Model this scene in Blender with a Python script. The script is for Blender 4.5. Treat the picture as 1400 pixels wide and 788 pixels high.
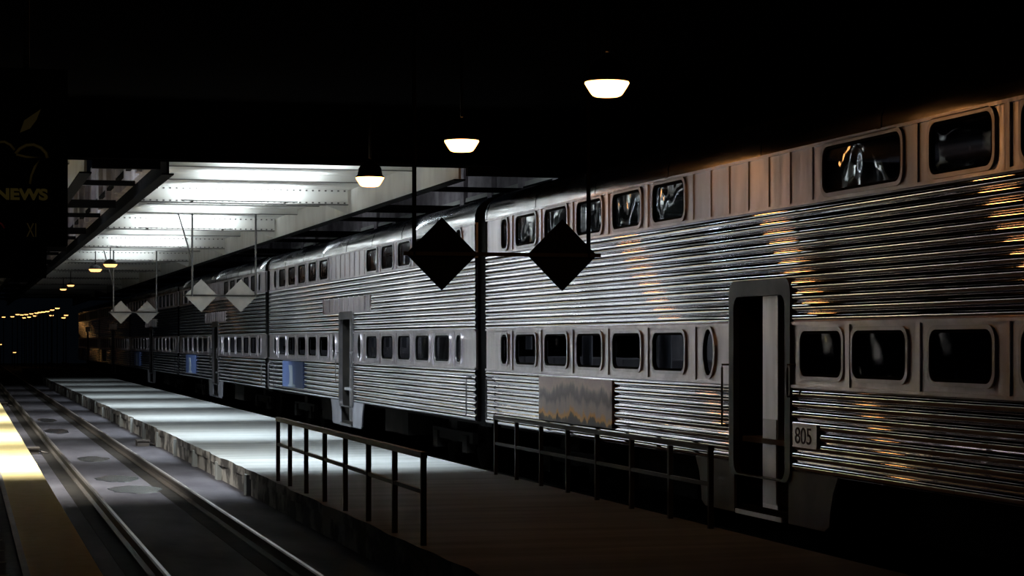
import bpy, math, random
from mathutils import Vector

for o in list(bpy.data.objects):
    bpy.data.objects.remove(o, do_unlink=True)
sc = bpy.context.scene
COL = sc.collection
PI = math.pi

# ------------------------------------------------------------------ camera, sky, lights, exposure
# world: X to the right across the tracks, Y along the tracks away from the viewer, Z up, 0 = top of rail
EYE = 2.375
cam_d = bpy.data.cameras.new('camera')
cam = bpy.data.objects.new('camera', cam_d)
COL.objects.link(cam)
cam.location = (0, 0, EYE)
cam.rotation_euler = (PI / 2, 0, -math.atan(750 / 2868))
cam_d.sensor_width = 36
cam_d.lens = 36 * 2868 / 1400
cam_d.shift_y = 72.5 / 1400
cam_d.clip_start = 0.2
cam_d.clip_end = 600
sc.camera = cam

sc.view_settings.view_transform = 'Standard'
sc.view_settings.look = 'None'
sc.view_settings.gamma = 1
sc.view_settings.use_curve_mapping = False
sc.view_settings.exposure = 0.4

w = bpy.data.worlds.new('night')
sc.world = w
w.use_nodes = True
bg = w.node_tree.nodes['Background']
bg.inputs[0].default_value = (0.25, 0.38, 0.6, 1)
bg.inputs[1].default_value = 0.0022

BEAMS = [35.2, 45.7, 57.0, 68.3, 79.6, 91.0, 102.5, 114.0, 126.0, 138.0, 150.0]
TUBE = (0.84, 0.95, 1.0)


def area_lamp(loc, size, power, color, target, spread=180):
    d = bpy.data.lights.new('tube_and_fill_lamp', 'AREA')
    d.shape = 'RECTANGLE'
    d.size, d.size_y = size
    d.energy = power
    d.color = color
    d.spread = math.radians(spread)
    o = bpy.data.objects.new('tube_and_fill_lamp', d)
    COL.objects.link(o)
    o.location = loc
    v = Vector(target)
    o.rotation_euler = v.to_track_quat('-Z', 'Y').to_euler()
    return o


# fluorescent tubes behind every beam of the canopies (shining down on the platforms)
# and in the troughs along the lower flange of every beam (shining up on web and ceiling)
DOWN = [300, 300, 285, 230, 135, 70, 36, 18]
LEFT = [640, 500, 380, 190, 80, 30, 20, 10]
UP = [0, 58, 47, 29, 13, 3, 0, 0]
for k, y in enumerate(BEAMS[:8]):
    nxt = BEAMS[k + 1]
    if 1:
        area_lamp((5.9, y + 0.20, 5.62), (1.9, 0.10), DOWN[k], TUBE, (0, 0.35, -1), 96)
        area_lamp((-0.1, y + 0.20, 5.62), (1.9, 0.10), LEFT[k], (1.0, 0.97, 0.86), (0.10, 0.35, -1), 96)
        if not UP[min(k + 1, 7)]:
            continue
        for f in (0.34, 0.64):                        # troughs ahead of the purlins
            yy = y + (nxt - y) * f
            area_lamp((5.75, yy - 0.45, 5.47), (2.3, 0.08), UP[k + 1] * 0.38, TUBE, (0, 0.1, 1))
        # added unseen tubes on the outer girder faces, brightening the smoke slots
        area_lamp((8.50, (y + nxt) / 2, 5.50), (0.10, 2.0), 16 * UP[k + 1] / 42, TUBE, (1, 0, 0.12))
        area_lamp((2.12, (y + nxt) / 2, 5.50), (0.10, 2.0), 7 * UP[k + 1] / 42, TUBE, (1, 0, 0.35))
    if UP[k]:
        area_lamp((5.75, y - 0.55, 5.425), (2.3, 0.08), UP[k], TUBE, (0, 0.30, 1))
        area_lamp((-0.8, y - 0.55, 5.425), (2.3, 0.08), UP[k], TUBE, (0, 0.30, 1))

# added unseen lamps that grey the windows of the nearer coaches (lower saloon, far half of the nearest one)
for yc, ln, p in ((28.6, 10.0, 24), (41.9, 10.0, 26), (54.6, 10.0, 22), (68.1, 10.0, 16), (80.8, 10.0, 12)):
    area_lamp((10.3, yc, 3.15), (0.25, ln), p, (0.9, 0.95, 1.0), (0, 0, -1))

# added unseen warm spot over the near platform, brightening the hanging sign
d = bpy.data.lights.new('sign_fill_spot', 'SPOT')
d.energy = 24
d.color = (1.0, 0.85, 0.6)
d.spot_size = math.radians(24)
d.spot_blend = 0.6
d.shadow_soft_size = 0.06
o = bpy.data.objects.new('sign_fill_spot', d)
COL.objects.link(o)
o.location = (-0.5, 7.5, 4.3)
o.rotation_euler = Vector((0.4, 6.5, -0.75)).to_track_quat('-Z', 'Y').to_euler()


# ------------------------------------------------------------------ materials
class NT:
    def __init__(self, name):
        self.m = bpy.data.materials.new(name)
        self.m.use_nodes = True
        self.t = self.m.node_tree
        self.b = self.t.nodes['Principled BSDF']
        self.out = self.t.nodes['Material Output']

    def n(self, kind, **kw):
        k = self.t.nodes.new(kind)
        for a, v in kw.items():
            setattr(k, a, v)
        return k

    def l(self, a, b):
        self.t.links.new(a, b)


def coords(nt, scale):
    tc = nt.n('ShaderNodeTexCoord')
    mp = nt.n('ShaderNodeMapping')
    mp.inputs['Scale'].default_value = scale
    nt.l(tc.outputs['Object'], mp.inputs['Vector'])
    return mp.outputs[0]


def mat(name, c1, c2=None, rough=0.6, metal=0.0, scale=(3, 3, 3), bump=0.0, bscale=None, detail=4, lo=0.35, hi=0.65, rough2=None, spec=None, aniso=0.0):
    nt = NT(name)
    b = nt.b
    b.inputs['Roughness'].default_value = rough
    b.inputs['Metallic'].default_value = metal
    if spec is not None:
        b.inputs['Specular IOR Level'].default_value = spec
    if aniso:
        b.inputs['Anisotropic'].default_value = aniso
        tg = nt.n('ShaderNodeTangent', direction_type='UV_MAP')
        tg.uv_map = 'UVMap'
        nt.l(tg.outputs[0], b.inputs['Tangent'])
    c2 = c2 or tuple(x * 0.8 for x in c1)
    nz = nt.n('ShaderNodeTexNoise')
    nz.inputs['Scale'].default_value = 1
    nz.inputs['Detail'].default_value = detail
    nt.l(coords(nt, scale), nz.inputs['Vector'])
    r = nt.n('ShaderNodeValToRGB')
    r.color_ramp.elements[0].position = lo
    r.color_ramp.elements[1].position = hi
    r.color_ramp.elements[0].color = (*c1, 1)
    r.color_ramp.elements[1].color = (*c2, 1)
    nt.l(nz.outputs['Fac'], r.inputs[0])
    nt.l(r.outputs[0], b.inputs['Base Color'])
    if rough2 is not None:
        mr = nt.n('ShaderNodeMapRange')
        mr.inputs['To Min'].default_value = rough
        mr.inputs['To Max'].default_value = rough2
        mr.inputs['From Min'].default_value = lo
        mr.inputs['From Max'].default_value = hi
        nt.l(nz.outputs['Fac'], mr.inputs[0])
        nt.l(mr.outputs[0], b.inputs['Roughness'])
    if bump:
        n2 = nt.n('ShaderNodeTexNoise')
        n2.inputs['Scale'].default_value = 1
        n2.inputs['Detail'].default_value = 3
        nt.l(coords(nt, bscale or scale), n2.inputs['Vector'])
        bp = nt.n('ShaderNodeBump')
        bp.inputs['Strength'].default_value = 1.0
        bp.inputs['Distance'].default_value = bump
        nt.l(n2.outputs['Fac'], bp.inputs['Height'])
        nt.l(bp.outputs[0], b.inputs['Normal'])
    return nt.m


def emit(name, color, strength):
    nt = NT(name)
    e = nt.n('ShaderNodeEmission')
    e.inputs[0].default_value = (*color, 1)
    e.inputs[1].default_value = strength
    nt.l(e.outputs[0], nt.out.inputs['Surface'])
    return nt.m


def glass_mat(name):
    nt = NT(name)
    tr = nt.n('ShaderNodeBsdfTransparent')
    tr.inputs[0].default_value = (0.78, 0.8, 0.84, 1)
    nz = nt.n('ShaderNodeTexNoise')
    nz.inputs['Scale'].default_value = 1
    nz.inputs['Detail'].default_value = 1
    nt.l(coords(nt, (1.0, 1.3, 1.1)), nz.inputs['Vector'])
    bp = nt.n('ShaderNodeBump')
    bp.inputs['Distance'].default_value = 0.13
    nt.l(nz.outputs['Fac'], bp.inputs['Height'])
    g1 = nt.n('ShaderNodeBsdfGlossy')                    # warped old panes: mirror part
    g1.inputs['Roughness'].default_value = 0.04
    g1.inputs[0].default_value = (0.92, 0.96, 1, 1)
    nt.l(bp.outputs[0], g1.inputs['Normal'])
    g2 = nt.n('ShaderNodeBsdfGlossy')                    # wiped, streaky dirt film
    g2.inputs['Roughness'].default_value = 0.30
    g2.inputs['Anisotropy'].default_value = 0.93
    g2.inputs[0].default_value = (0.88, 0.92, 1, 1)
    tg = nt.n('ShaderNodeTangent', direction_type='UV_MAP')
    tg.uv_map = 'UVMap'
    nt.l(tg.outputs[0], g2.inputs['Tangent'])
    m0 = nt.n('ShaderNodeMixShader')
    m0.inputs[0].default_value = 0.5
    nt.l(g1.outputs[0], m0.inputs[1])
    nt.l(g2.outputs[0], m0.inputs[2])
    fr = nt.n('ShaderNodeFresnel')
    fr.inputs[0].default_value = 3.2
    mx = nt.n('ShaderNodeMixShader')
    nt.l(fr.outputs[0], mx.inputs[0])
    nt.l(tr.outputs[0], mx.inputs[1])
    nt.l(m0.outputs[0], mx.inputs[2])
    nt.l(mx.outputs[0], nt.out.inputs['Surface'])
    return nt.m


M = {}
M['flute'] = mat('stainless_fluting', (0.94, 0.91, 0.97), (0.80, 0.77, 0.84), rough=0.025, rough2=0.055, metal=1, scale=(1, 0.7, 3), bump=0.0012, bscale=(3, 1.6, 5))
M['plate'] = mat('stainless_plate', (0.95, 0.90, 0.97), (0.80, 0.76, 0.82), rough=0.34, rough2=0.44, metal=1, aniso=0.92, scale=(1, 4, 1.2), bump=0.008, bscale=(1, 5, 0.35))
M['roof'] = mat('weathered_steel_roof', (0.26, 0.255, 0.275), (0.13, 0.125, 0.135), rough=0.13, rough2=0.28, metal=1, scale=(2, 0.5, 2), bump=0.006, bscale=(2, 0.8, 2))
M['frame'] = mat('window_frame_steel', (0.74, 0.71, 0.77), (0.6, 0.57, 0.62), rough=0.42, metal=1, aniso=0.85, bump=0.004, bscale=(6, 6, 6))
M['rubber'] = mat('black_rubber', (0.006, 0.006, 0.007), rough=0.8, spec=0.05)
M['glass'] = glass_mat('coach_window_glass')
M['lining'] = mat('coach_lining', (0.25, 0.25, 0.27), (0.18, 0.18, 0.2), rough=0.7)
M['blind'] = mat('window_blind', (0.75, 0.77, 0.8), (0.6, 0.62, 0.66), rough=0.8, scale=(1, 8, 1))
M['under'] = mat('sooty_underframe', (0.012, 0.011, 0.011), (0.02, 0.018, 0.016), rough=0.9, spec=0.05)
M['door'] = mat('door_steel', (0.16, 0.15, 0.16), (0.1, 0.1, 0.11), rough=0.4, metal=0.8)
M['step'] = mat('step_panel_grey', (0.24, 0.24, 0.28), (0.19, 0.19, 0.22), rough=0.5, metal=0.3)
M['blue'] = mat('blue_enamel', (0.07, 0.11, 0.26), (0.055, 0.09, 0.22), rough=0.4)
M['white_enamel'] = mat('white_enamel', (0.32, 0.36, 0.42), (0.26, 0.3, 0.36), rough=0.4)
M['digits'] = mat('painted_digits', (0.10, 0.08, 0.08), rough=0.6)
M['numplate'] = mat('number_plate_metal', (0.85, 0.78, 0.74), (0.7, 0.64, 0.6), rough=0.45, metal=1, aniso=0.85)
M['ceiling'] = mat('white_painted_ceiling', (0.74, 0.73, 0.70), (0.6, 0.58, 0.55), rough=0.7, scale=(0.5, 2, 1), bump=0.004, bscale=(2, 6, 2), lo=0.4, hi=0.8)
M['rivet'] = mat('dusty_rivet_paint', (0.14, 0.13, 0.125), rough=0.7)
M['beam_edge'] = mat('dark_flange_paint', (0.16, 0.15, 0.145), (0.1, 0.095, 0.09), rough=0.7)
M['dark_and_shade'] = mat('dark_girder_and_shade', (0.008, 0.008, 0.009), (0.012, 0.011, 0.012), rough=0.9, spec=0.03)
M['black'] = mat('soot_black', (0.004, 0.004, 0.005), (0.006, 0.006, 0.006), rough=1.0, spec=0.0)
M['slotwall'] = mat('slot_wall_concrete', (0.56, 0.51, 0.54), (0.36, 0.31, 0.35), rough=0.85, scale=(2, 2, 3), bump=0.01)
M['bed'] = mat('track_bed_concrete', (0.056, 0.054, 0.064), (0.036, 0.034, 0.042), rough=0.8, rough2=0.95, spec=0.12, scale=(1.4, 0.5, 1), bump=0.01, bscale=(5, 2, 5))
M['asphalt'] = mat('dark_asphalt', (0.02, 0.02, 0.021), (0.012, 0.012, 0.013), rough=0.85, spec=0.2)
M['platform'] = mat('worn_platform_concrete', (0.25, 0.26, 0.26), (0.15, 0.16, 0.165), rough=0.9, spec=0.12, scale=(0.35, 2.2, 1), bump=0.006, bscale=(3, 8, 3), lo=0.3, hi=0.7)
M['edgewall'] = mat('crumbling_platform_edge', (0.2, 0.19, 0.18), (0.02, 0.017, 0.017), rough=0.9, scale=(1, 1.5, 2.2), bump=0.03, lo=0.42, hi=0.56, detail=6)
M['rail'] = mat('rail_steel', (0.035, 0.03, 0.028), (0.05, 0.04, 0.035), rough=0.55, metal=0.3)
M['railtop'] = mat('worn_rail_top', (0.45, 0.42, 0.42), (0.35, 0.33, 0.33), rough=0.35, metal=1, scale=(1, 0.5, 1))
M['yellow'] = mat('yellow_platform_paint', (0.80, 0.66, 0.34), (0.74, 0.6, 0.28), rough=0.9, spec=0.1, scale=(6, 6, 6))
M['paver'] = mat('dark_pavers', (0.07, 0.065, 0.07), (0.1, 0.09, 0.09), rough=0.9, spec=0.1, scale=(5, 5, 5))
M['kerb'] = mat('pale_joint_stone', (0.32, 0.3, 0.28), (0.25, 0.23, 0.22), rough=0.7)
M['water'] = mat('puddle_water', (0.01, 0.012, 0.016), rough=0.22, spec=0.8)
M['pole'] = mat('galvanised_rod', (0.25, 0.24, 0.24), (0.18, 0.18, 0.18), rough=0.6)
M['diamond'] = mat('white_sign_board', (0.58, 0.56, 0.53), (0.5, 0.48, 0.45), rough=0.7, spec=0.2, scale=(4, 4, 4))
M['shade_board'] = mat('shaded_sign_board', (0.012, 0.012, 0.012), (0.018, 0.017, 0.016), rough=0.95, spec=0.03)  # shaded copy of the sign board and rods; backlight darkness is in the colour
M['railing'] = mat('dark_railing_paint', (0.035, 0.03, 0.028), (0.05, 0.045, 0.04), rough=0.6)
M['lampcap'] = mat('lamp_housing', (0.010, 0.008, 0.008), rough=0.5)
M['bowl'] = emit('lamp_glow', (1.0, 0.42, 0.12), 7.0)
M['farbulb'] = emit('far_lamp_glow', (1.0, 0.5, 0.15), 2.2)
M['signbox'] = mat('black_sign_face', (0.005, 0.005, 0.005), rough=1.0, spec=0.0)
M['signyellow'] = mat('yellow_sign_paint', (0.6, 0.5, 0.12), rough=0.6)
M['signdim'] = mat('faded_gold_sign_paint', (0.34, 0.27, 0.08), rough=0.6)
M['signred'] = mat('red_sign_paint', (0.5, 0.04, 0.03), rough=0.6)


def rust_plate():
    nt = NT('rusty_bare_plate')
    b = nt.b
    b.inputs['Roughness'].default_value = 0.5
    b.inputs['Metallic'].default_value = 0.75
    b.inputs['Anisotropic'].default_value = 0.8
    tg = nt.n('ShaderNodeTangent', direction_type='UV_MAP')
    tg.uv_map = 'UVMap'
    nt.l(tg.outputs[0], b.inputs['Tangent'])
    tc = nt.n('ShaderNodeTexCoord')
    sep = nt.n('ShaderNodeSeparateXYZ')
    nt.l(tc.outputs['Object'], sep.inputs[0])
    nz = nt.n('ShaderNodeTexNoise')
    nz.inputs['Scale'].default_value = 1
    nz.inputs['Detail'].default_value = 4
    nt.l(coords(nt, (1, 4.2, 1.4)), nz.inputs['Vector'])
    # rust rises from the lower edge in ragged tongues
    ma = nt.n('ShaderNodeMath', operation='MULTIPLY_ADD')
    nt.l(nz.outputs['Fac'], ma.inputs[0])
    ma.inputs[1].default_value = -0.45
    nt.l(sep.outputs[2], ma.inputs[2])
    r = nt.n('ShaderNodeValToRGB')
    els = r.color_ramp.elements
    els[0].position = 0.0
    els[0].color = (0.06, 0.035, 0.02, 1)
    els[1].position = 1.0
    els[1].color = (0.62, 0.49, 0.50, 1)
    for p, c in ((0.13, (0.12, 0.065, 0.03)), (0.18, (0.8, 0.43, 0.12)), (0.25, (0.7, 0.42, 0.2)), (0.3, (0.58, 0.46, 0.42)), (0.48, (0.46, 0.37, 0.37)), (0.6, (0.16, 0.13, 0.145)), (0.74, (0.27, 0.225, 0.24)), (0.86, (0.70, 0.57, 0.54))):
        e = els.new(p)
        e.color = (*c, 1)
    mr = nt.n('ShaderNodeMapRange')
    mr.inputs['From Min'].default_value = 0.94
    mr.inputs['From Max'].default_value = 1.60
    nt.l(ma.outputs[0], mr.inputs[0])
    nt.l(mr.outputs[0], r.inputs[0])
    nt.l(r.outputs[0], b.inputs['Base Color'])
    return nt.m


M['rust'] = rust_plate()


# ------------------------------------------------------------------ mesh helpers
class MB:
    def __init__(self):
        self.v, self.f, self.mi, self.sm = [], [], [], []

    def poly(self, pts, mi=0, smooth=False):
        b = len(self.v)
        self.v += [tuple(p) for p in pts]
        self.f.append(tuple(range(b, b + len(pts))))
        self.mi.append(mi)
        self.sm.append(smooth)

    def box(self, x0, x1, y0, y1, z0, z1, mi=0):
        P = [(x0, y0, z0), (x1, y0, z0), (x1, y1, z0), (x0, y1, z0), (x0, y0, z1), (x1, y0, z1), (x1, y1, z1), (x0, y1, z1)]
        b = len(self.v)
        self.v += P
        for q in ((0, 3, 2, 1), (4, 5, 6, 7), (0, 1, 5, 4), (1, 2, 6, 5), (2, 3, 7, 6), (3, 0, 4, 7)):
            self.f.append(tuple(b + i for i in q))
            self.mi.append(mi)
            self.sm.append(False)
        return self

    def sweep(self, prof, y0, y1, mi=0, smooth=True, cap=True):
        """profile of (x,z) points swept along Y"""
        b = len(self.v)
        n = len(prof)
        self.v += [(x, y0, z) for x, z in prof] + [(x, y1, z) for x, z in prof]
        for i in range(n - 1):
            self.f.append((b + i, b + i + 1, b + n + i + 1, b + n + i))
            self.mi.append(mi)
            self.sm.append(smooth)
        if cap:
            self.poly([(x, y0, z) for x, z in prof][::-1], mi)
            self.poly([(x, y1, z) for x, z in prof], mi)
        return self

    def tube(self, pts, r, n=8, mi=0, cap=True):
        rings = []
        pts = [Vector(p) for p in pts]
        for i, p in enumerate(pts):
            a = pts[max(i - 1, 0)]
            c = pts[min(i + 1, len(pts) - 1)]
            t = (c - a).normalized()
            u = t.cross(Vector((0, 0, 1)))
            if u.length < 1e-4:
                u = t.cross(Vector((1, 0, 0)))
            u.normalize()
            v = t.cross(u)
            b = len(self.v)
            for k in range(n):
                q = p + u * (r * math.cos(2 * PI * k / n)) + v * (r * math.sin(2 * PI * k / n))
                self.v.append(tuple(q))
            rings.append(b)
        for a, c in zip(rings, rings[1:]):
            for k in range(n):
                self.f.append((a + k, a + (k + 1) % n, c + (k + 1) % n, c + k))
                self.mi.append(mi)
                self.sm.append(True)
        if cap:
            self.f.append(tuple(rings[0] + k for k in range(n))[::-1])
            self.f.append(tuple(rings[-1] + k for k in range(n)))
            self.mi += [mi, mi]
            self.sm += [False, False]
        return self

    def lathe(self, prof, c=(0, 0, 0), n=24, mi=0, axis='z'):
        b = len(self.v)
        for r, z in prof:
            for k in range(n):
                a = 2 * PI * k / n
                if axis == 'z':
                    self.v.append((c[0] + r * math.cos(a), c[1] + r * math.sin(a), c[2] + z))
                else:
                    self.v.append((c[0] + z, c[1] + r * math.cos(a), c[2] + r * math.sin(a)))
        for i in range(len(prof) - 1):
            for k in range(n):
                self.f.append((b + i * n + k, b + i * n + (k + 1) % n, b + (i + 1) * n + (k + 1) % n, b + (i + 1) * n + k))
                self.mi.append(mi)
                self.sm.append(True)
        return self

    def extrude_x(self, pts, x0, x1, mi=0):
        """closed outline of (y,z) extruded along X"""
        self.poly([(x0, y, z) for y, z in pts], mi)
        self.poly([(x1, y, z) for y, z in pts][::-1], mi)
        n = len(pts)
        for i in range(n):
            (a, c), (d_, e) = pts[i], pts[(i + 1) % n]
            self.poly([(x0, a, c), (x1, a, c), (x1, d_, e), (x0, d_, e)], mi)
        return self

    def ring_x(self, outer, inner, x0, x1, mi=0):
        """ring between two outlines of equal length in (y,z): front face at x0, back at x1"""
        n = len(outer)
        for i in range(n):
            j = (i + 1) % n
            o1, o2, i1, i2 = outer[i], outer[j], inner[i], inner[j]
            self.poly([(x0, *o1), (x0, *o2), (x0, *i2), (x0, *i1)], mi)
            self.poly([(x0, *i1), (x0, *i2), (x1, *i2), (x1, *i1)], mi)
            self.poly([(x0, *o2), (x0, *o1), (x1, *o1), (x1, *o2)], mi)
            self.poly([(x1, *o1), (x1, *i1), (x1, *i2), (x1, *o2)], mi)
        return self

    def build(self, name, mats, parent=None):
        me = bpy.data.meshes.new(name)
        me.from_pydata(self.v, [], self.f)
        for m in (mats if isinstance(mats, (list, tuple)) else [mats]):
            me.materials.append(m)
        me.polygons.foreach_set('material_index', self.mi)
        me.polygons.foreach_set('use_smooth', self.sm)
        uv = me.uv_layers.new(name='UVMap')
        vi = [0] * len(me.loops)
        me.loops.foreach_get('vertex_index', vi)
        uv.data.foreach_set('uv', [c for i in vi for c in (self.v[i][2] - 0.5 * self.v[i][0], self.v[i][1])])
        me.update()
        o = bpy.data.objects.new(name, me)
        COL.objects.link(o)
        if parent is not None:
            o.parent = parent
        return o


def empty(name, loc, label, cat, group=None):
    o = bpy.data.objects.new(name, None)
    o.empty_display_size = 0.3
    COL.objects.link(o)
    o.location = loc
    tag(o, label, cat, group)
    return o


def tag(o, label, cat, group=None):
    o['label'] = label
    o['category'] = cat
    if group:
        o['group'] = group
    return o


def struct(o):
    o['kind'] = 'structure'
    return o


def copy_tree(o, parent=None, skip=()):
    c = o.copy()
    COL.objects.link(c)
    if parent is not None:
        c.parent = parent
    for ch in list(o.children):
        if not any(ch.name.startswith(s) for s in skip):
            copy_tree(ch, c, skip)
    return c


def rrect(yc, zc, w, h, r, seg=5):
    pts = []
    for sx, sz, a0 in ((1, 1, 0), (-1, 1, 90), (-1, -1, 180), (1, -1, 270)):
        for k in range(seg + 1):
            a = math.radians(a0 + 90 * k / seg)
            pts.append((yc + sx * (w / 2 - r) + r * math.cos(a), zc + sz * (h / 2 - r) + r * math.sin(a)))
    return pts


def ellipse(yc, zc, w, h, n=24):
    return [(yc + w / 2 * math.cos(2 * PI * k / n), zc + h / 2 * math.sin(2 * PI * k / n)) for k in range(n)]


def text(name, body, size, loc, rot, m, parent, extrude=0.004, offset=0.0, sx=1.0):
    cu = bpy.data.curves.new(name, 'FONT')
    cu.body = body
    cu.size = size
    cu.extrude = extrude
    cu.offset = offset
    cu.materials.append(m)
    tmp = bpy.data.objects.new('temporary', cu)
    COL.objects.link(tmp)
    me = bpy.data.meshes.new_from_object(tmp.evaluated_get(bpy.context.evaluated_depsgraph_get()))
    bpy.data.objects.remove(tmp, do_unlink=True)
    me.name = name
    o = bpy.data.objects.new(name, me)
    COL.objects.link(o)
    o.location = loc
    o.rotation_euler = rot
    o.scale = (sx, 1, 1)
    o.parent = parent
    return o


rng = random.Random(5)

# ------------------------------------------------------------------ setting: ground, platforms, canopy
FAR = 245
CEND = 168
g = MB()
g.box(-12, 1.15, -6, FAR, -0.60, -0.18)
struct(g.build('floor_ground', M['asphalt']))

g = MB()
g.box(1.15, 8.5, -6, FAR, -0.60, -0.17)
struct(g.build('floor_track_bed', M['bed']))
g = MB()
g.box(8.5, 26, -6, FAR, -0.60, -0.18)
for x in (9.41, 10.91):
    g.box(x - 0.035, x + 0.035, -6, FAR, -0.18, 0.0)
struct(g.build('floor_train_track', M['under']))

# canopied island platform
p = MB()
PX0, PX1, PZ = 4.52, 8.30, 0.25
PY0 = 12.0
p.box(PX0 + 0.05, PX1, PY0, 168, -0.18, PZ - 0.14, 1)
n = 220
random.seed(3)
ys = [PY0 + (168 - PY0) * i / n for i in range(n + 1)]
ex = [PX0 + random.uniform(-0.02, 0.05) for _ in ys]
for i in range(n):
    y0, y1, a, c = ys[i], ys[i + 1], ex[i], ex[i + 1]
    p.poly([(a, y0, PZ), (PX1, y0, PZ), (PX1, y1, PZ), (c, y1, PZ)], 0)
    p.poly([(a, y0, PZ - 0.14), (a, y0, PZ), (c, y1, PZ), (c, y1, PZ - 0.14)], 1)
    p.poly([(a, y0, PZ - 0.14), (c, y1, PZ - 0.14), (PX0 + 0.05, y1, PZ - 0.14), (PX0 + 0.05, y0, PZ - 0.14)], 1)
p.poly([(PX1, PY0, PZ), (PX1, PY0, -0.18), (PX1, 168, -0.18), (PX1, 168, PZ)], 1)
p.poly([(PX0, PY0, -0.18), (PX1, PY0, -0.18), (PX1, PY0, PZ), (PX0, PY0, PZ)], 1)
p.poly([(PX0, 168, -0.18), (PX0, 168, PZ), (PX1, 168, PZ), (PX1, 168, -0.18)], 1)
struct(p.build('floor_island_platform', [M['platform'], M['edgewall']]))
# worn pale posts and bands along the platform face
p = MB()
for i in range(34):
    y = 34.4 + i * 4.1
    p.box(PX0 - 0.03, PX0 + 0.06, y, y + rng.uniform(0.12, 0.4), -0.17, PZ - rng.uniform(0.0, 0.1))
struct(p.build('trim_platform_face', M['platform']))

# near platform on the left, with its painted edge
p = MB()
p.box(-9, 0.52, -6, FAR, -0.18, 0.25)
for i in range(30):
    y = 8 + i * 1.15
    p.box(-2.6, 0.40, y, y + 0.05, 0.25, 0.256, 1)
struct(p.build('floor_near_platform', [M['paver'], M['kerb']]))
p = MB()
p.box(0.52, 0.585, -6, FAR, -0.18, 0.262)
struct(p.build('trim_platform_joint', M['kerb']))
p = MB()
p.box(0.585, 1.22, -6, FAR, -0.18, 0.255)
struct(p.build('trim_platform_edge', M['yellow']))

# running rails of the empty track
for x, lab in ((1.997, 'steel rail nearer the yellow platform edge, thin shining top'), (3.497, 'steel rail nearer the island platform, thin shining top')):
    r = MB()
    prof = [(-0.07, -0.175), (-0.07, -0.15), (-0.012, -0.13), (-0.012, -0.05), (-0.036, -0.035), (-0.036, 0.0)]
    full = prof + [(-a, b) for a, b in prof[::-1]]
    r.sweep(full, -4, FAR, smooth=False)
    r.poly([(-0.005, -4, 0.0015), (0.03, -4, 0.0015), (0.03, FAR, 0.0015), (-0.005, FAR, 0.0015)], 1)
    o = r.build('rail', [M['rail'], M['railtop']])
    o.location = (x, 0, 0)
    tag(o, lab, 'rail', 'rails of the empty track')
# dark flangeway gutter beside each rail
g = MB()
for x in (1.997, 3.497):
    g.box(x - 0.30, x - 0.072, -4, FAR, -0.172, -0.164)
struct(g.build('trim_flangeway', M['under']))

# concourse ceiling and the deep dark header where the concourse ends
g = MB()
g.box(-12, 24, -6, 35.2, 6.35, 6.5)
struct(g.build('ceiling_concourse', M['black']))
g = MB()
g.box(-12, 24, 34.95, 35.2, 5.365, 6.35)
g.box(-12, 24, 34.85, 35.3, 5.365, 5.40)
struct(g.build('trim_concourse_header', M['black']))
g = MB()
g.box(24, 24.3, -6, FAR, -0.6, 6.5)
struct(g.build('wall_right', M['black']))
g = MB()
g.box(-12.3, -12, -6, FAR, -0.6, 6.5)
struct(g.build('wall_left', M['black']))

CZ, BZ, GZ = 5.72, 5.365, 5.175       # ceiling, beam underside, girder underside


def canopy(x0, x1, name):
    g = MB()
    g.box(x0, x1, 35.3, CEND, CZ, CZ + 0.15)
    struct(g.build('ceiling_' + name, M['ceiling']))
    for k, y in enumerate(BEAMS):
        b = MB()
        xa, xb = x0 + 0.2, x1 - 0.2
        xc = 5.75 if x0 > 0 and x0 < 10 else (-0.8 if x0 < 0 else 14.4)
        if k:
            b.box(xa, xb, y - 0.02, y + 0.02, BZ + 0.02, CZ)
            b.box(xa, xb, y - 0.12, y + 0.12, BZ, BZ + 0.022, 1)
            for zz in (BZ + 0.05, CZ - 0.04):
                nr = int((xb - xa) / 0.14)
                for q in range(nr):
                    xx = xa + (q + 0.5) * (xb - xa) / nr
                    b.box(xx - 0.02, xx + 0.02, y - 0.036, y - 0.018, zz - 0.016, zz + 0.016, 2)
            b.box(xc - 1.25, xc + 1.25, y - 0.62, y - 0.48, BZ + 0.015, BZ + 0.03, 1)
            for xx in (xc - 1.0, xc + 1.0):
                b.box(xx - 0.02, xx + 0.02, y - 0.5, y - 0.1, BZ + 0.0, BZ + 0.02, 1)
            # haunched end plate
            for s, xe in ((1, xb), (-1, xa)):
                b.poly([(xe, y - 0.03, BZ), (xe - s * 0.5, y - 0.03, BZ), (xe, y - 0.03, GZ)], 0)
        nxt = BEAMS[k + 1] if k + 1 < len(BEAMS) else y + 11
        for f in (0.34, 0.64):
            yy = y + (nxt - y) * f
            b.box(xa, xb, yy - 0.05, yy + 0.05, CZ - 0.13, CZ, 0)
            b.box(xa, xb, yy - 0.07, yy + 0.07, CZ - 0.142, CZ - 0.13, 1)
        struct(b.build('beam_' + name, [M['ceiling'], M['beam_edge'], M['rivet']]))
    for xe, side in ((x0, 0), (x1 - 0.2, 1)):
        b = MB()
        b.box(xe + 0.08, xe + 0.12, 35.3, CEND, GZ, CZ, 0)
        b.box(xe, xe + 0.2, 35.3, CEND, GZ - 0.025, GZ, 1)
        nr = 0
        struct(b.build('beam_edge_' + name, [M['ceiling'] if side else M['dark_and_shade'], M['dark_and_shade']]))  # left web gets a dark copy: its unlit side is in the colour


canopy(3.2, 8.4, 'platform_canopy')
canopy(-4.0, 2.05, 'near_canopy')
canopy(11.9, 17.0, 'far_canopy')

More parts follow.
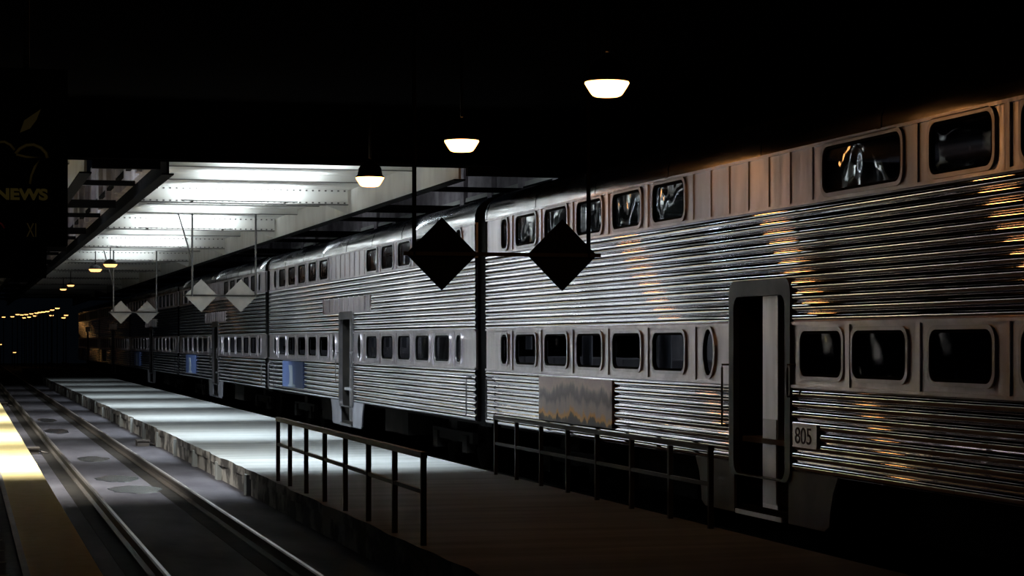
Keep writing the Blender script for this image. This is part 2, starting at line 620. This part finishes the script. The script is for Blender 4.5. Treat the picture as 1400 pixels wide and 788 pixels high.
# the open smoke slots between the canopies: upstanding walls with pilasters, cross bars
for x, s, nm in ((3.16, -1, 'slot_over_track'), (11.95, -1, 'slot_over_train')):
    g = MB()
    g.box(x, x + 0.12, 35.3, CEND, CZ - 0.25, CZ + 0.95)
    for i in range(47):
        y = 36 + i * 2.8
        g.box(x - 0.1, x, y, y + 0.4, CZ - 0.25, CZ + 0.95)
    struct(g.build('wall_' + nm, M['slotwall']))
    b = MB()
    xa = 2.05 if s < 0 and x < 5 else 8.4
    for y in BEAMS:
        b.box(xa, x, y - 0.08, y + 0.08, GZ + 0.05, GZ + 0.22)
        b.box(xa, x, y + 5.2, y + 5.28, GZ + 0.15, GZ + 0.25)
    b.box(x - 0.09, x, 35.3, CEND, CZ - 0.02, CZ + 0.04)
    struct(b.build('trim_' + nm, M['dark_and_shade']))

# ------------------------------------------------------------------ bilevel coaches
XS = -1.55           # outer face of the near side, in coach coordinates
TRACK = 10.16
PITCH = 26.2
HALF = 12.72
LOWF = (0.975, 8, 0.1125)
UPF = (2.575, 11, 0.11364)
WIN_Y = [3.15, 4.88, 6.62, 8.36, 10.1]


def fluting(z0, n, pitch, spans_of, name, parent):
    b = MB()
    for k in range(n):
        za = z0 + k * pitch
        prof = []
        for i in range(11):
            a = PI * i / 10
            prof.append((XS + 0.036 - 0.036 * math.sin(a) ** 0.8, za + pitch * (0.5 - 0.47 * math.cos(a))))
        for y0, y1 in spans_of(za + pitch / 2):
            L = y1 - y0
            m = max(1, int(L / 3.2))
            for q in range(m):
                b.sweep(prof, y0 + L * q / m + 0.003, y0 + L * (q + 1) / m - 0.003)
    # backing sheet
    z1 = z0 + n * pitch
    zb = [z0 + k * pitch for k in range(n + 1)]
    for k in range(n):
        for y0, y1 in spans_of(zb[k] + pitch / 2):
            b.box(XS + 0.034, XS + 0.06, y0, y1, zb[k], zb[k + 1])
    return b.build(name, M['flute'], parent)


def band(z0, z1, holes, y0, y1, parent, name):
    """flat window band with rectangular openings; holes: (yc, w, zlo, zhi)"""
    b = MB()
    xa, xb = XS + 0.02, XS + 0.06
    y = y0
    for yc, w_, zl, zh in sorted(holes):
        b.box(xa, xb, y, yc - w_ / 2, z0, z1)
        b.box(xa, xb, yc - w_ / 2, yc + w_ / 2, z0, zl)
        b.box(xa, xb, yc - w_ / 2, yc + w_ / 2, zh, z1)
        y = yc + w_ / 2
    b.box(xa, xb, y, y1, z0, z1)
    # belt mouldings along both edges, upright cover strips between the windows
    b.box(XS - 0.004, xa, y0, y1, z0 - 0.004, z0 + 0.03)
    b.box(XS - 0.002, xa, y0, y1, z1 - 0.03, z1 + 0.004)
    hs = sorted(holes)
    for a, c in zip(hs, hs[1:]):
        e0, e1 = a[0] + a[1] / 2, c[0] - c[1] / 2
        if 0.2 < e1 - e0 < 1.2:
            m = (e0 + e1) / 2
            b.box(XS + 0.004, xa, m - 0.05, m + 0.05, z0 + 0.03, z1 - 0.03)
        elif e1 - e0 >= 1.2:
            q = e0 + 0.3
            while q < e1 - 0.2:
                b.box(XS + 0.008, xa, q - 0.03, q + 0.03, z0 + 0.03, z1 - 0.03)
                q += 0.62
    return b.build(name, M['plate'], parent)


def window(yc, zc, w_, h_, parent, oval=False, blind=None):
    fr = MB()
    if oval:
        out, inn, gk = ellipse(yc, zc, w_ + 0.1, h_ + 0.08), ellipse(yc, zc, w_, h_), ellipse(yc, zc, w_ - 0.05, h_ - 0.05)
        # square backing so the frame fills its rectangular opening
        hw, hh = w_ / 2 + 0.005, h_ / 2 + 0.005
        sq = []
        for k in range(24):
            a = 2 * PI * k / 24
            cx, cz = math.cos(a), math.sin(a)
            m = max(abs(cx), abs(cz))
            sq.append((yc + hw * cx / m, zc + hh * cz / m))
        fr.ring_x(sq, [(yc + (y - yc) * .98, zc + (z - zc) * .98) for y, z in inn], XS + 0.021, XS + 0.05)
    else:
        r = min(0.12, w_ * 0.35)
        out, inn, gk = rrect(yc, zc, w_ + 0.07, h_ + 0.06, r + 0.02), rrect(yc, zc, w_ - 0.02, h_ - 0.02, r), rrect(yc, zc, w_ - 0.09, h_ - 0.08, r - 0.02)
    fr.ring_x(out, inn, XS - 0.002, XS + 0.05)
    f = fr.build('window', M['frame'], parent)
    g_ = MB()
    g_.ring_x(inn, gk, XS + 0.006, XS + 0.045)
    g_.build('gasket', M['rubber'], f)
    p_ = MB()
    p_.poly([(XS + 0.03, y, z) for y, z in gk][::-1])
    p_.build('pane', M['glass'], f)
    if blind:
        a, c, zf = blind
        s = MB()
        s.box(XS + 0.09, XS + 0.10, yc - w_ / 2 + a * w_, yc - w_ / 2 + c * w_, zc + h_ / 2 - zf * h_, zc + h_ / 2)
        s.build('blind', M['blind'], f)
    return f


ROOF = [(-1.55, 4.43), (-1.545, 4.56), (-1.50, 4.69), (-1.38, 4.81), (-1.15, 4.915), (-0.85, 4.975), (-0.4, 5.015), (0, 5.03)]
ROOF = ROOF + [(-x, z) for x, z in ROOF[-2::-1]]


def make_coach(seed, near=False):
    R = random.Random(seed)
    root = empty('bilevel_coach', (TRACK, 0, 0), '', 'train coach', 'bilevel train coaches')
    H = HALF
    # roof
    b = MB()
    b.sweep(ROOF, -H, H, cap=False)
    for k in range(9):                                     # roof joint straps
        y = -H + 2 * H * k / 8
        y = min(max(y, -H + 0.05), H - 0.05)
        b.sweep([(x * 1.004, z + 0.006) for x, z in ROOF], y - 0.05, y + 0.05, cap=False)
    roof = b.build('roof', M['roof'], root)
    for y in (-8.6, -3.2, 3.4, 8.8):
        b = MB()
        b.box(-0.32, 0.32, y - 0.5, y + 0.5, 5.0, 5.09)
        b.build('roof_vent', M['roof'], roof)
    # far side and ends
    b = MB()
    b.box(1.49, 1.55, -H, H, 0.975, 4.43)
    endp = [(x, z) for x, z in ROOF] + [(1.55, 0.975), (-1.51, 0.975)]
    for y, s in ((-H + 0.02, 1), (H - 0.02, -1)):
        pts = [(x, y, z) for x, z in endp]
        b.poly(pts if s > 0 else pts[::-1])
    b.build('body_end', M['under'], root)
    # fluting below and above the lower windows, broken by the door
    fluting(*LOWF, lambda z: [(-H, -0.80), (0.80, H)], 'lower_fluting', root)
    fluting(*UPF, (lambda z: [(-H, -0.93), (0.93, H)] if z < 3.06 else ([(-H, H)] if near or z > 3.42 else [(-H, -3.1), (3.3, H)])), 'upper_fluting', root)
    if not near:
        b = MB()
        b.box(XS + 0.022, XS + 0.05, -3.1, 3.3, 3.03, 3.44)
        for q in range(10):
            y = -2.9 + q * 0.66
            b.box(XS + 0.004, XS + 0.022, y - 0.04, y + 0.04, 3.06, 3.42)
        b.build('header_plate', M['plate'], root)
    # bands
    zl, zlh, zu, zuh = 2.24, 0.50, 4.14, 0.50
    low, up = [], []
    for s in (1, -1):
        for y in WIN_Y:
            low.append((s * y, 1.25))
            up.append((s * y, 1.25))
        low.append((s * 11.45, 0.42))
        up.append((s * 11.45, 0.42))
    if near:
        up = [(y, w_) for y, w_ in up if y != -WIN_Y[0]] + [(-2.72, 1.9)]
    lowh = [(y, w_ - 0.0, zl - zlh / 2, zl + zlh / 2) for y, w_ in low]
    uph = [(y, w_ - 0.0, zu - zuh / 2, zu + zuh / 2) for y, w_ in up]
    ovals = [1.67] if near else [1.67, -1.67]
    for y in ovals:
        lowh.append((y, 0.36, zl - 0.28, zl + 0.28))
    if near:
        lowh.append((-1.72, 1.12, zl - zlh / 2, zl + zlh / 2))
    band(1.875, 2.575, [h for h in lowh if h[0] > 0], 0.80, H, root, 'lower_window_band')
    band(1.875, 2.575, [h for h in lowh if h[0] < 0], -H, -0.80, root, 'lower_window_band')
    band(3.825, 4.44, uph, -H, H, root, 'upper_window_band')
    for y, w_ in low:
        bl = None
        if R.random() < (0.6 if near else 0.7) and w_ > 1:
            a = R.choice([0.0, 0.1, 0.45, 0.6])
            bl = (a, min(1.0, a + R.choice([0.3, 0.45, 0.9])), R.choice([0.5, 1.0, 1.0]))
        if near and y < 0:
            bl = None
        window(y, zl, w_, zlh, root, blind=bl)
    for y, w_ in up:
        bl = None
        if R.random() < 0.65 and 1 < w_ < 1.5:
            bl = (0.05, 0.95, R.choice([0.3, 0.6, 1.0]))
        if near and y < 0:
            bl = None
        window(y, zu, w_, zuh, root, blind=bl)
    for y in ovals:
        window(y, zl, 0.36, 0.56, root, oval=True)
    if near:
        window(-1.72, zl, 1.12, zlh, root, blind=(0.02, 0.36, 0.6))
    # doorway: arched frame, recess, two door leaves, step
    fr = MB()
    out = rrect(0, 1.95, 1.86, 2.22, 0.16)
    inn = rrect(0, 1.87, 1.56, 2.02, 0.14)
    k = len(out)
    fr.ring_x(out, inn, XS - 0.012, XS + 0.06)
    door_frame = fr.build('door_frame', M['door'], root)
    fr = MB()
    fr.box(XS + 0.06, XS + 0.42, 0.78, 0.80, 0.5, 2.9)
    fr.box(XS + 0.06, XS + 0.42, -0.80, -0.78, 0.5, 2.9)
    fr.box(XS + 0.06, XS + 0.42, -0.80, 0.80, 2.88, 2.92)
    fr.box(XS + 0.06, XS + 0.42, -0.80, 0.80, 0.46, 0.50)
    fr.build('door_recess', M['under'], root)
    for s in (1, -1):
        lf = MB()
        xa, xb = XS + 0.36, XS + 0.40
        ya, yb = (0.20, 0.78) if s > 0 else (-0.78, -0.26)
        yi, yo = (ya + 0.14, yb - 0.14)
        lf.box(xa, xb, ya, yb, 0.5, 1.15)
        lf.box(xa, xb, ya, yb, 2.66, 2.88)
        lf.box(xa, xb, ya, yi, 1.15, 2.66)
        lf.box(xa, xb, yo, yb, 1.15, 2.66)
        leaf = lf.build('door', M['door'], root)
        pn = MB()
        pn.poly([(xa + 0.02, yi, 1.15), (xa + 0.02, yo, 1.15), (xa + 0.02, yo, 2.66), (xa + 0.02, yi, 2.66)][::-1])
        pn.build('door_pane', M['glass'], leaf)
        bar = MB()
        bar.tube([(xa, (ya if s > 0 else yb) + s * 0.07, 1.3), (xa - 0.05, (ya if s > 0 else yb) + s * 0.07, 1.35), (xa - 0.05, (ya if s > 0 else yb) + s * 0.07, 2.2), (xa, (ya if s > 0 else yb) + s * 0.07, 2.25)], 0.014)
        bar.build('door_handle', M['frame'], leaf)
    dp = MB()
    dp.box(XS + 0.12, XS + 0.40, -0.255, 0.195, 0.5, 2.88)
    dp.box(XS + 0.11, XS + 0.12, -0.23, 0.17, 0.55, 1.5, 1)
    dp.build('door_post', [M['plate'], M['frame']], root)
    st = MB()
    st.box(XS + 0.0, XS + 0.42, -0.78, 0.78, 0.42, 0.46)
    st.box(XS - 0.02, XS + 0.02, -0.7, 0.7, 0.40, 0.45, 1)
    st.box(XS + 0.2, XS + 0.42, -0.78, 0.78, 0.68, 0.72)
    st.build('step', [M['under'], M['frame']], root)
    for s in (1, -1):                                       # curved cheek plates beside the steps
        pts = [(s * 0.82, 0.40), (s * 0.82, 0.975), (s * 2.15, 0.975), (s * 2.02, 0.80), (s * 1.95, 0.6), (s * 1.93, 0.46), (s * 1.80, 0.40)]
        if s > 0:
            pts = pts[::-1]
        b = MB()
        b.extrude_x(pts, XS + 0.015, XS + 0.045)
        b.build('step_cheek', M['step'], root)
    # grab irons
    def grab(y, z0, z1):
        h = MB()
        x = XS - 0.07
        h.tube([(XS + 0.02, y, z0), (x, y, z0), (x, y, z0 + 0.04), (x, y, z1 - 0.04), (x, y, z1), (XS + 0.02, y, z1)], 0.013, 6)
        h.build('grab_iron', M['door'], root)
    grab(1.0, 1.4, 2.1)
    grab(-1.0, 1.78, 2.12)
    grab(H - 0.35, 1.05, 1.75)
    grab(-H + 0.35, 1.05, 1.75)
    # interior seen through the glass
    it = MB()
    it.box(-1.45, 1.45, -H + 0.1, H - 0.1, 1.22, 1.28)
    it.box(-1.42, -0.55, -H + 0.1, H - 0.1, 3.22, 3.28)
    it.box(1.30, 1.36, -H + 0.1, H - 0.1, 1.28, 4.3)
    it.box(-0.58, -0.55, -H + 0.1, H - 0.1, 3.28, 3.7)
    for i in range(28):
        y = -H + 0.8 + i * 0.87
        if abs(y) < 1.2:
            continue
        it.box(-1.40, -0.35, y - 0.06, y + 0.06, 1.28, 2.12)
        it.box(-1.38, -0.85, y - 0.05, y + 0.05, 3.28, 4.02)
    for y in (-1.15, 1.15):                                 # added bulkheads beside the vestibule, blocking the added lamps' light
        it.box(-1.45, 1.36, y - 0.03, y + 0.03, 1.22, 4.3)
    it.build('interior', M['lining'], root)
    # underframe, trucks
    b = MB()
    b.box(-1.3, 1.3, -H + 0.1, H - 0.1, 0.9, 1.2)
    b.box(-1.2, -0.3, 3.0, 5.4, 0.38, 0.9)
    b.box(-1.25, -0.3, -5.6, -3.2, 0.42, 0.9)
    b.box(0.2, 1.2, -4, 4, 0.4, 0.9)
    b.build('underframe', M['under'], root)
    for yc in (9.0, -9.0):
        b = MB()
        b.box(-1.1, -1.0, yc - 1.7, yc + 1.7, 0.48, 0.68)
        b.box(1.0, 1.1, yc - 1.7, yc + 1.7, 0.48, 0.68)
        b.box(-1.05, 1.05, yc - 0.25, yc + 0.25, 0.45, 0.9)
        for dy in (-1.25, 1.25):
            b.box(-1.15, -0.98, yc + dy - 0.18, yc + dy + 0.18, 0.3, 0.62)
            b.tube([(-1.0, yc + dy, 0.46), (1.0, yc + dy, 0.46)], 0.08)
        tr = b.build('truck', M['under'], root)
        for dy in (-1.25, 1.25):
            for sx in (-0.75, 0.75):
                wl = MB()
                wl.lathe([(0.02, -0.06), (0.4, -0.06), (0.46, -0.05), (0.46, 0.05), (0.4, 0.06), (0.02, 0.06)], (sx, yc + dy, 0.46), 24, axis='x')
                wl.build('wheel', M['under'], tr)
    # diaphragm at both ends
    for y0, y1 in ((H - 0.02, H + 0.365), (-H - 0.365, -H + 0.02)):
        b = MB()
        pr = [(x * 0.93, z - 0.12) for x, z in ROOF]
        b.sweep(pr + [(1.44, 0.9), (-1.44, 0.9), pr[0]], y0, y1)
        b.build('diaphragm', M['rubber'], root)
    return root


near_coach = make_coach(11, near=True)
near_coach.location.y = 22.0
near_coach['label'] = 'nearest stainless steel bilevel coach, with rusty bare plate and 805 number plate'
b = MB()
b.box(XS - 0.018, XS + 0.01, 5.45, 9.22, 1.17, 1.83)
o = b.build('rust_plate', M['rust'], near_coach)
o['label'] = 'rusty bare metal plate'
b = MB()
b.box(XS - 0.02, XS + 0.01, -1.68, -1.03, 1.245, 1.50)
b.box(XS - 0.024, XS - 0.02, -1.68, -1.03, 1.245, 1.262)
b.box(XS - 0.024, XS - 0.02, -1.68, -1.03, 1.483, 1.50)
npl = b.build('number_plate', M['numplate'], near_coach)
text('digits', '805', 0.25, (XS - 0.022, -1.09, 1.285), (PI / 2, 0, -PI / 2), M['digits'], npl, extrude=0.002, sx=1.25)

second = make_coach(23)
second.location.y = 22.0 + PITCH
second['label'] = 'stainless steel bilevel coach right behind the nearest one, with the largest blue sign'
b = MB()
b.box(XS - 0.018, XS + 0.01, 6.3, 9.9, 1.12, 1.83)
bs = b.build('blue_sign', M['blue'], second)
bs['label'] = 'blue sign with a white emblem'
b = MB()                                                     # white upright emblem on the blue panel
for pts in ([(8.75, 1.72), (8.15, 1.72), (8.0, 1.5), (7.95, 1.22), (7.55, 1.18), (7.55, 1.14), (8.85, 1.14), (8.85, 1.18), (8.6, 1.22), (8.55, 1.5)],):
    b.extrude_x(pts, XS - 0.024, XS - 0.018)
b.build('emblem', M['white_enamel'], bs)
labels = ['stainless steel bilevel coach third in the train, with a medium-sized blue sign',
          'stainless steel bilevel coach fourth in the train, behind the farthest pair of white diamonds',
          'dim stainless steel bilevel coach fifth in the train, its end against the far lamps',
          'barely lit bilevel coach at the far end of the train']
for k, lab in enumerate(labels):
    c = copy_tree(second, skip=('interior',) if k > 0 else ())
    c.location.y = 22.0 + PITCH * (k + 2)
    c['label'] = lab

# ------------------------------------------------------------------ pendant lamps of the concourse
def pendant(y, lab, first=[None]):
    if first[0] is None:
        root = empty('pendant_lamp', (6.55, y, 4.95), lab, 'lamp', 'pendant lamps in a row')
        b = MB()
        b.lathe([(0.0, 0.0), (0.13, 0.0), (0.155, 0.012), (0.17, 0.03), (0.215, 0.10), (0.235, 0.135), (0.232, 0.150)])
        b.build('glass_bowl', M['bowl'], root)
        b = MB()
        b.lathe([(0.234, 0.150), (0.240, 0.165), (0.21, 0.19), (0.19, 0.30), (0.15, 0.36), (0.06, 0.40), (0.04, 0.46), (0.0, 0.46)])
        b.build('housing', M['lampcap'], root)
        b = MB()
        b.tube([(0, 0, 0.44), (0, 0, 1.40)], 0.022)
        b.build('stem', M['lampcap'], root)
        first[0] = root
        return root
    c = copy_tree(first[0])
    c.location.y = y
    c['label'] = lab
    return c


pendant(34.4, 'glowing pendant lamp at the edge of the lit canopy, lowest of the row')
pendant(27.75, 'glowing pendant lamp in the middle of the row, above the left dark diamond')
pendant(21.1, 'glowing pendant lamp highest and largest of the row, above the right dark diamond')

# small warm lamps under the dark far part of the canopy
def far_lamp(x, y, z, r, lab, group, m=M['farbulb'], hang=None):
    b = MB()
    b.lathe([(0, -r * 0.35), (r * 0.7, -r * 0.35), (r, 0.0), (r * 0.8, r * 0.3), (0, r * 0.35)], n=12)
    root = empty('canopy_lamp' if hang else 'yard_lamp', (x, y, z), lab, 'lamp', group)
    b.build('bulb', m, root)
    s = MB()
    s.lathe([(r * 1.02, r * 0.05), (r * 0.85, r * 0.45), (r * 0.3, r * 0.8), (0, r * 0.8)], n=12)
    s.build('shade', M['lampcap'], root)
    if hang:
        s = MB()
        s.tube([(0, 0, r * 0.7), (0, 0, hang - z)], 0.02)
        s.build('stem', M['lampcap'], root)
    else:
        s = MB()
        s.tube([(0, 0.05 + r, -0.17 - z), (0, 0.05 + r, r * 0.6), (0, 0, r * 0.75)], 0.05)
        s.build('pole', M['lampcap'], root)
    return root


for (X, Z, lab) in ((4.95, 73.0, 'warm lamp under the canopy above the farthest diamonds'),
                    (4.75, 78.0, 'warm lamp under the canopy just beyond the one above the farthest diamonds'),
                    (4.95, 100.0, 'orange lamp under the dark end of the canopy, nearer of two'),
                    (4.95, 107.5, 'orange lamp under the dark end of the canopy, farther of two')):
    y = (Z - X * 0.253) / 0.967
    h = 2.66
    far_lamp(X, y, EYE + h, 0.24 if Z < 80 else 0.17, lab, 'warm lamps under the canopy', hang=CZ)

S = 'small orange lamp in the string of lights at the far end of the tracks'
for (px, py) in ((5, 433.5), (17, 433), (24, 430), (30, 430.5), (36, 430), (33.5, 434.5), (43, 429), (40, 433.5), (50, 428), (54.5, 427), (59.5, 426.5), (65, 425.7), (71.5, 423.8), (78.5, 421.5), (48, 431.9), (70.5, 431.3)):
    Z = 185.0 + (80 - px) * 0.5 + (4 if py > 431 else 0)
    X = (px + 50) * Z * 0.967 / 2868
    far_lamp(X, (Z - X * 0.253) / 0.967, EYE + (466.5 - py) * Z / 2868, 0.21, S, 'string of far lamps')
for (px, py, lab, r) in ((90.5, 431, 'upper of two orange lamps beside the far end of the train', 0.2), (87.0, 434.5, 'lower of two orange lamps beside the far end of the train', 0.2),
                      (20, 482, 'lone faint orange lamp low in the darkness', 0.15), (0.5, 471, 'faint lamp at the very edge of the darkness', 0.15)):
    Z = 190.0
    X = (px + 50) * Z * 0.967 / 2868
    far_lamp(X, (Z - X * 0.253) / 0.967, EYE + (466.5 - py) * Z / 2868, r, lab, None)

# ------------------------------------------------------------------ hanging pairs of diamond signs
def diamond_pair(y, z, xs, rods, top, lab, brace=False, half=0.43, board='diamond', rod='pole'):
    root = empty('diamond_sign_pair', (0, y, z), lab, 'sign', 'hanging diamond sign pairs')
    for x in xs:
        b = MB()
        t = 0.02
        pts = [(x - half, 0), (x, half), (x + half, 0), (x, -half)]
        f = [(a, -t, c) for a, c in pts]
        k = [(a, t, c) for a, c in pts]
        b.poly(f[::-1])
        b.poly(k)
        for i in range(4):
            j = (i + 1) % 4
            b.poly([f[i], f[j], k[j], k[i]])
        b.build('diamond_board', M[board], root)
    b = MB()
    b.box(min(rods[0], xs[0] - half) - 0.04, max(rods[1], xs[1] + half) + 0.04, -0.055, -0.02, -0.022, 0.022)
    b.build('crossbar', M['railing'], root)
    for x in rods:
        b = MB()
        b.tube([(x, -0.035, -0.02), (x, -0.035, top - z)], 0.026)
        b.build('hanger_rod', M[rod], root)
    if brace:
        b = MB()
        b.tube([(rods[0], 0, 0.9), (rods[0] - 0.35, 0.25, top - z)], 0.02)
        b.build('brace', M['pole'], root)
    return root


diamond_pair(24.2, EYE + 1.03, (5.47, 6.95), (5.13, 7.27), 6.36, 'pair of black silhouetted diamond signs hanging in front of the train', board='shade_board', rod='shade_board')
diamond_pair(53.8, EYE + 1.16, (5.87, 6.88), (5.64, 7.26), CZ, 'pair of lit white diamond signs over the middle of the platform', True, 0.42)
diamond_pair(75.6, EYE + 1.02, (5.41, 6.33), (5.15, 6.66), CZ, 'pair of white diamond signs farthest along the platform', True, 0.41)

# ------------------------------------------------------------------ railings
def railing(x, ys, ztop, mid, lab):
    root = empty('railing', (x, ys[0], PZ), lab, 'railing', 'dark platform railings')
    L0, L1 = 0, ys[-1] - ys[0]
    b = MB()
    b.box(-0.035, 0.035, min(L0, L1) - 0.03, max(L0, L1) + 0.03, ztop - PZ - 0.03, ztop - PZ + 0.03)
    b.build('top_rail', M['railing'], root)
    b = MB()
    b.box(-0.02, 0.02, min(L0, L1), max(L0, L1), mid - PZ - 0.022, mid - PZ + 0.022)
    b.build('middle_rail', M['railing'], root)
    for y in ys:
        b = MB()
        b.box(-0.028, 0.028, y - ys[0] - 0.028, y - ys[0] + 0.028, 0, ztop - PZ - 0.02)
        b.build('post', M['railing'], root)
    return root


railing(4.62, [31.7, 30.5, 29.0, 27.45, 25.9, 24.35, 22.8, 21.3], 1.19, 0.81, 'dark railing silhouetted in front of the lit island platform')
railing(8.18, [32.3, 31.0, 29.6, 28.2, 26.8, 25.3, 23.8, 22.4], 1.16, 0.75, 'dark railing along the side of the nearest coach')

# ------------------------------------------------------------------ track details
def puddle(px, py, rx, ry, lab, seed):
    R = random.Random(seed)
    b = MB()
    n = 22
    top = []
    for k in range(n):
        a = 2 * PI * k / n
        q = 1 + R.uniform(-0.12, 0.12)
        top.append((rx * q * math.cos(a), ry * q * math.sin(a), 0.006))
    b.poly(top)
    for k in range(n):
        j = (k + 1) % n
        b.poly([top[k], (top[k][0] * 1.05, top[k][1] * 1.05, 0.0), (top[j][0] * 1.05, top[j][1] * 1.05, 0.0), top[j]])
    o = b.build('puddle', M['water'])
    o.location = (px, py, -0.169)
    tag(o, lab, 'puddle', 'puddles between the rails')


for i, (px_, py_, rx, ry, lab) in enumerate(((2.85, 36.4, 0.42, 0.9, 'large wet patch between the rails nearest the dark concourse'),
                                              (2.75, 39.3, 0.38, 0.9, 'wet patch between the rails, second from the dark concourse'),
                                              (2.7, 46.0, 0.32, 1.0, 'dark puddle between the rails beside the middle of the lit stretch'),
                                              (2.55, 60.5, 0.32, 1.6, 'dark puddle between the rails, second farthest'),
                                              (2.6, 69.0, 0.3, 1.5, 'thin puddle between the rails, farthest of all'))):
    puddle(px_, py_, rx, ry, lab, i)


def box_fixture(x, y, lab):
    root = empty('junction_box', (x, y, -0.17), lab, 'box', 'small dark boxes by the rails')
    b = MB()
    b.box(-0.14, 0.14, -0.3, 0.3, 0, 0.12)
    b.box(-0.16, 0.16, -0.33, 0.33, 0.12, 0.15)
    b.build('casing', M['rail'], root)
    b = MB()
    b.tube([(0.14, 0, 0.06), (0.3, 0, 0.02), (0.36, 0, 0.0)], 0.02)
    b.build('conduit', M['rail'], root)


box_fixture(1.5, 48.5, 'small dark box on the ground beside the yellow edge, nearer one')
box_fixture(1.5, 84.0, 'small dark box on the ground beside the yellow edge, farther one')
box_fixture(4.2, 51.5, 'small dark box at the foot of the island platform wall')

# ------------------------------------------------------------------ hanging news sign, upper left
Y0 = 14.0
sign = empty('news_sign', (0, Y0, 3.0), 'dark hanging NEWS sign with a curved 7 in dull yellow', 'sign')
b = MB()
b.box(-1.3, 0.66, 0, 0.22, 0.0, 1.15)
b.build('sign_box', M['signbox'], sign)
b = MB()
b.box(-1.3, 0.525, 0.02, 0.2, -0.21, 0.0)
b.build('lower_panel', M['signbox'], sign)
for x in (-1.0, 0.4):
    b = MB()
    b.tube([(x, 0.11, 1.15), (x, 0.11, 3.36)], 0.02)
    b.build('hanger', M['lampcap'], sign)
rot = (PI / 2, 0, 0)


def sx_(px):
    return (px + 50) * 13.65 * 0.967 / 2868


def sz_(py):
    return EYE + (466.5 - py) * 13.65 / 2868 - 3.0


text('lettering', 'NEWS', 0.098, (sx_(-7), -0.004, sz_(273)), rot, M['signyellow'], sign, 0.003, 0.0045, 1.22)
text('small_lettering', 'XI', 0.13, (sx_(36), -0.004, sz_(324)), rot, M['signdim'], sign, 0.003, 0.0, 0.55)


def stroke(pts, r, m, name):
    q = MB()
    q.tube([(sx_(a), -0.008, sz_(c)) for a, c in pts], r, 6)
    return q.build(name, m, sign)


stroke([(21, 211), (27, 204), (36, 199), (46, 198), (56, 202), (63, 209), (65, 216)], 0.012, M['signdim'], 'numeral')
stroke([(22, 212), (36, 215), (56, 216), (48, 228), (43, 240), (41, 252)], 0.009, M['signdim'], 'numeral_stem')
stroke([(-4, 196), (6, 195), (14, 199), (20, 206)], 0.01, M['signdim'], 'emblem_arc')
b = MB()
b.poly([(sx_(a), -0.006, sz_(c)) for a, c in ((27, 182), (33, 165), (56, 149), (50, 164), (41, 176))][::-1])
b.poly([(sx_(a), -0.001, sz_(c)) for a, c in ((27, 182), (33, 165), (56, 149), (50, 164), (41, 176))])
b.build('leaf_emblem', M['signdim'], sign)
stroke([(-6, 303), (2, 307), (6, 313)], 0.007, M['signred'], 'red_mark')
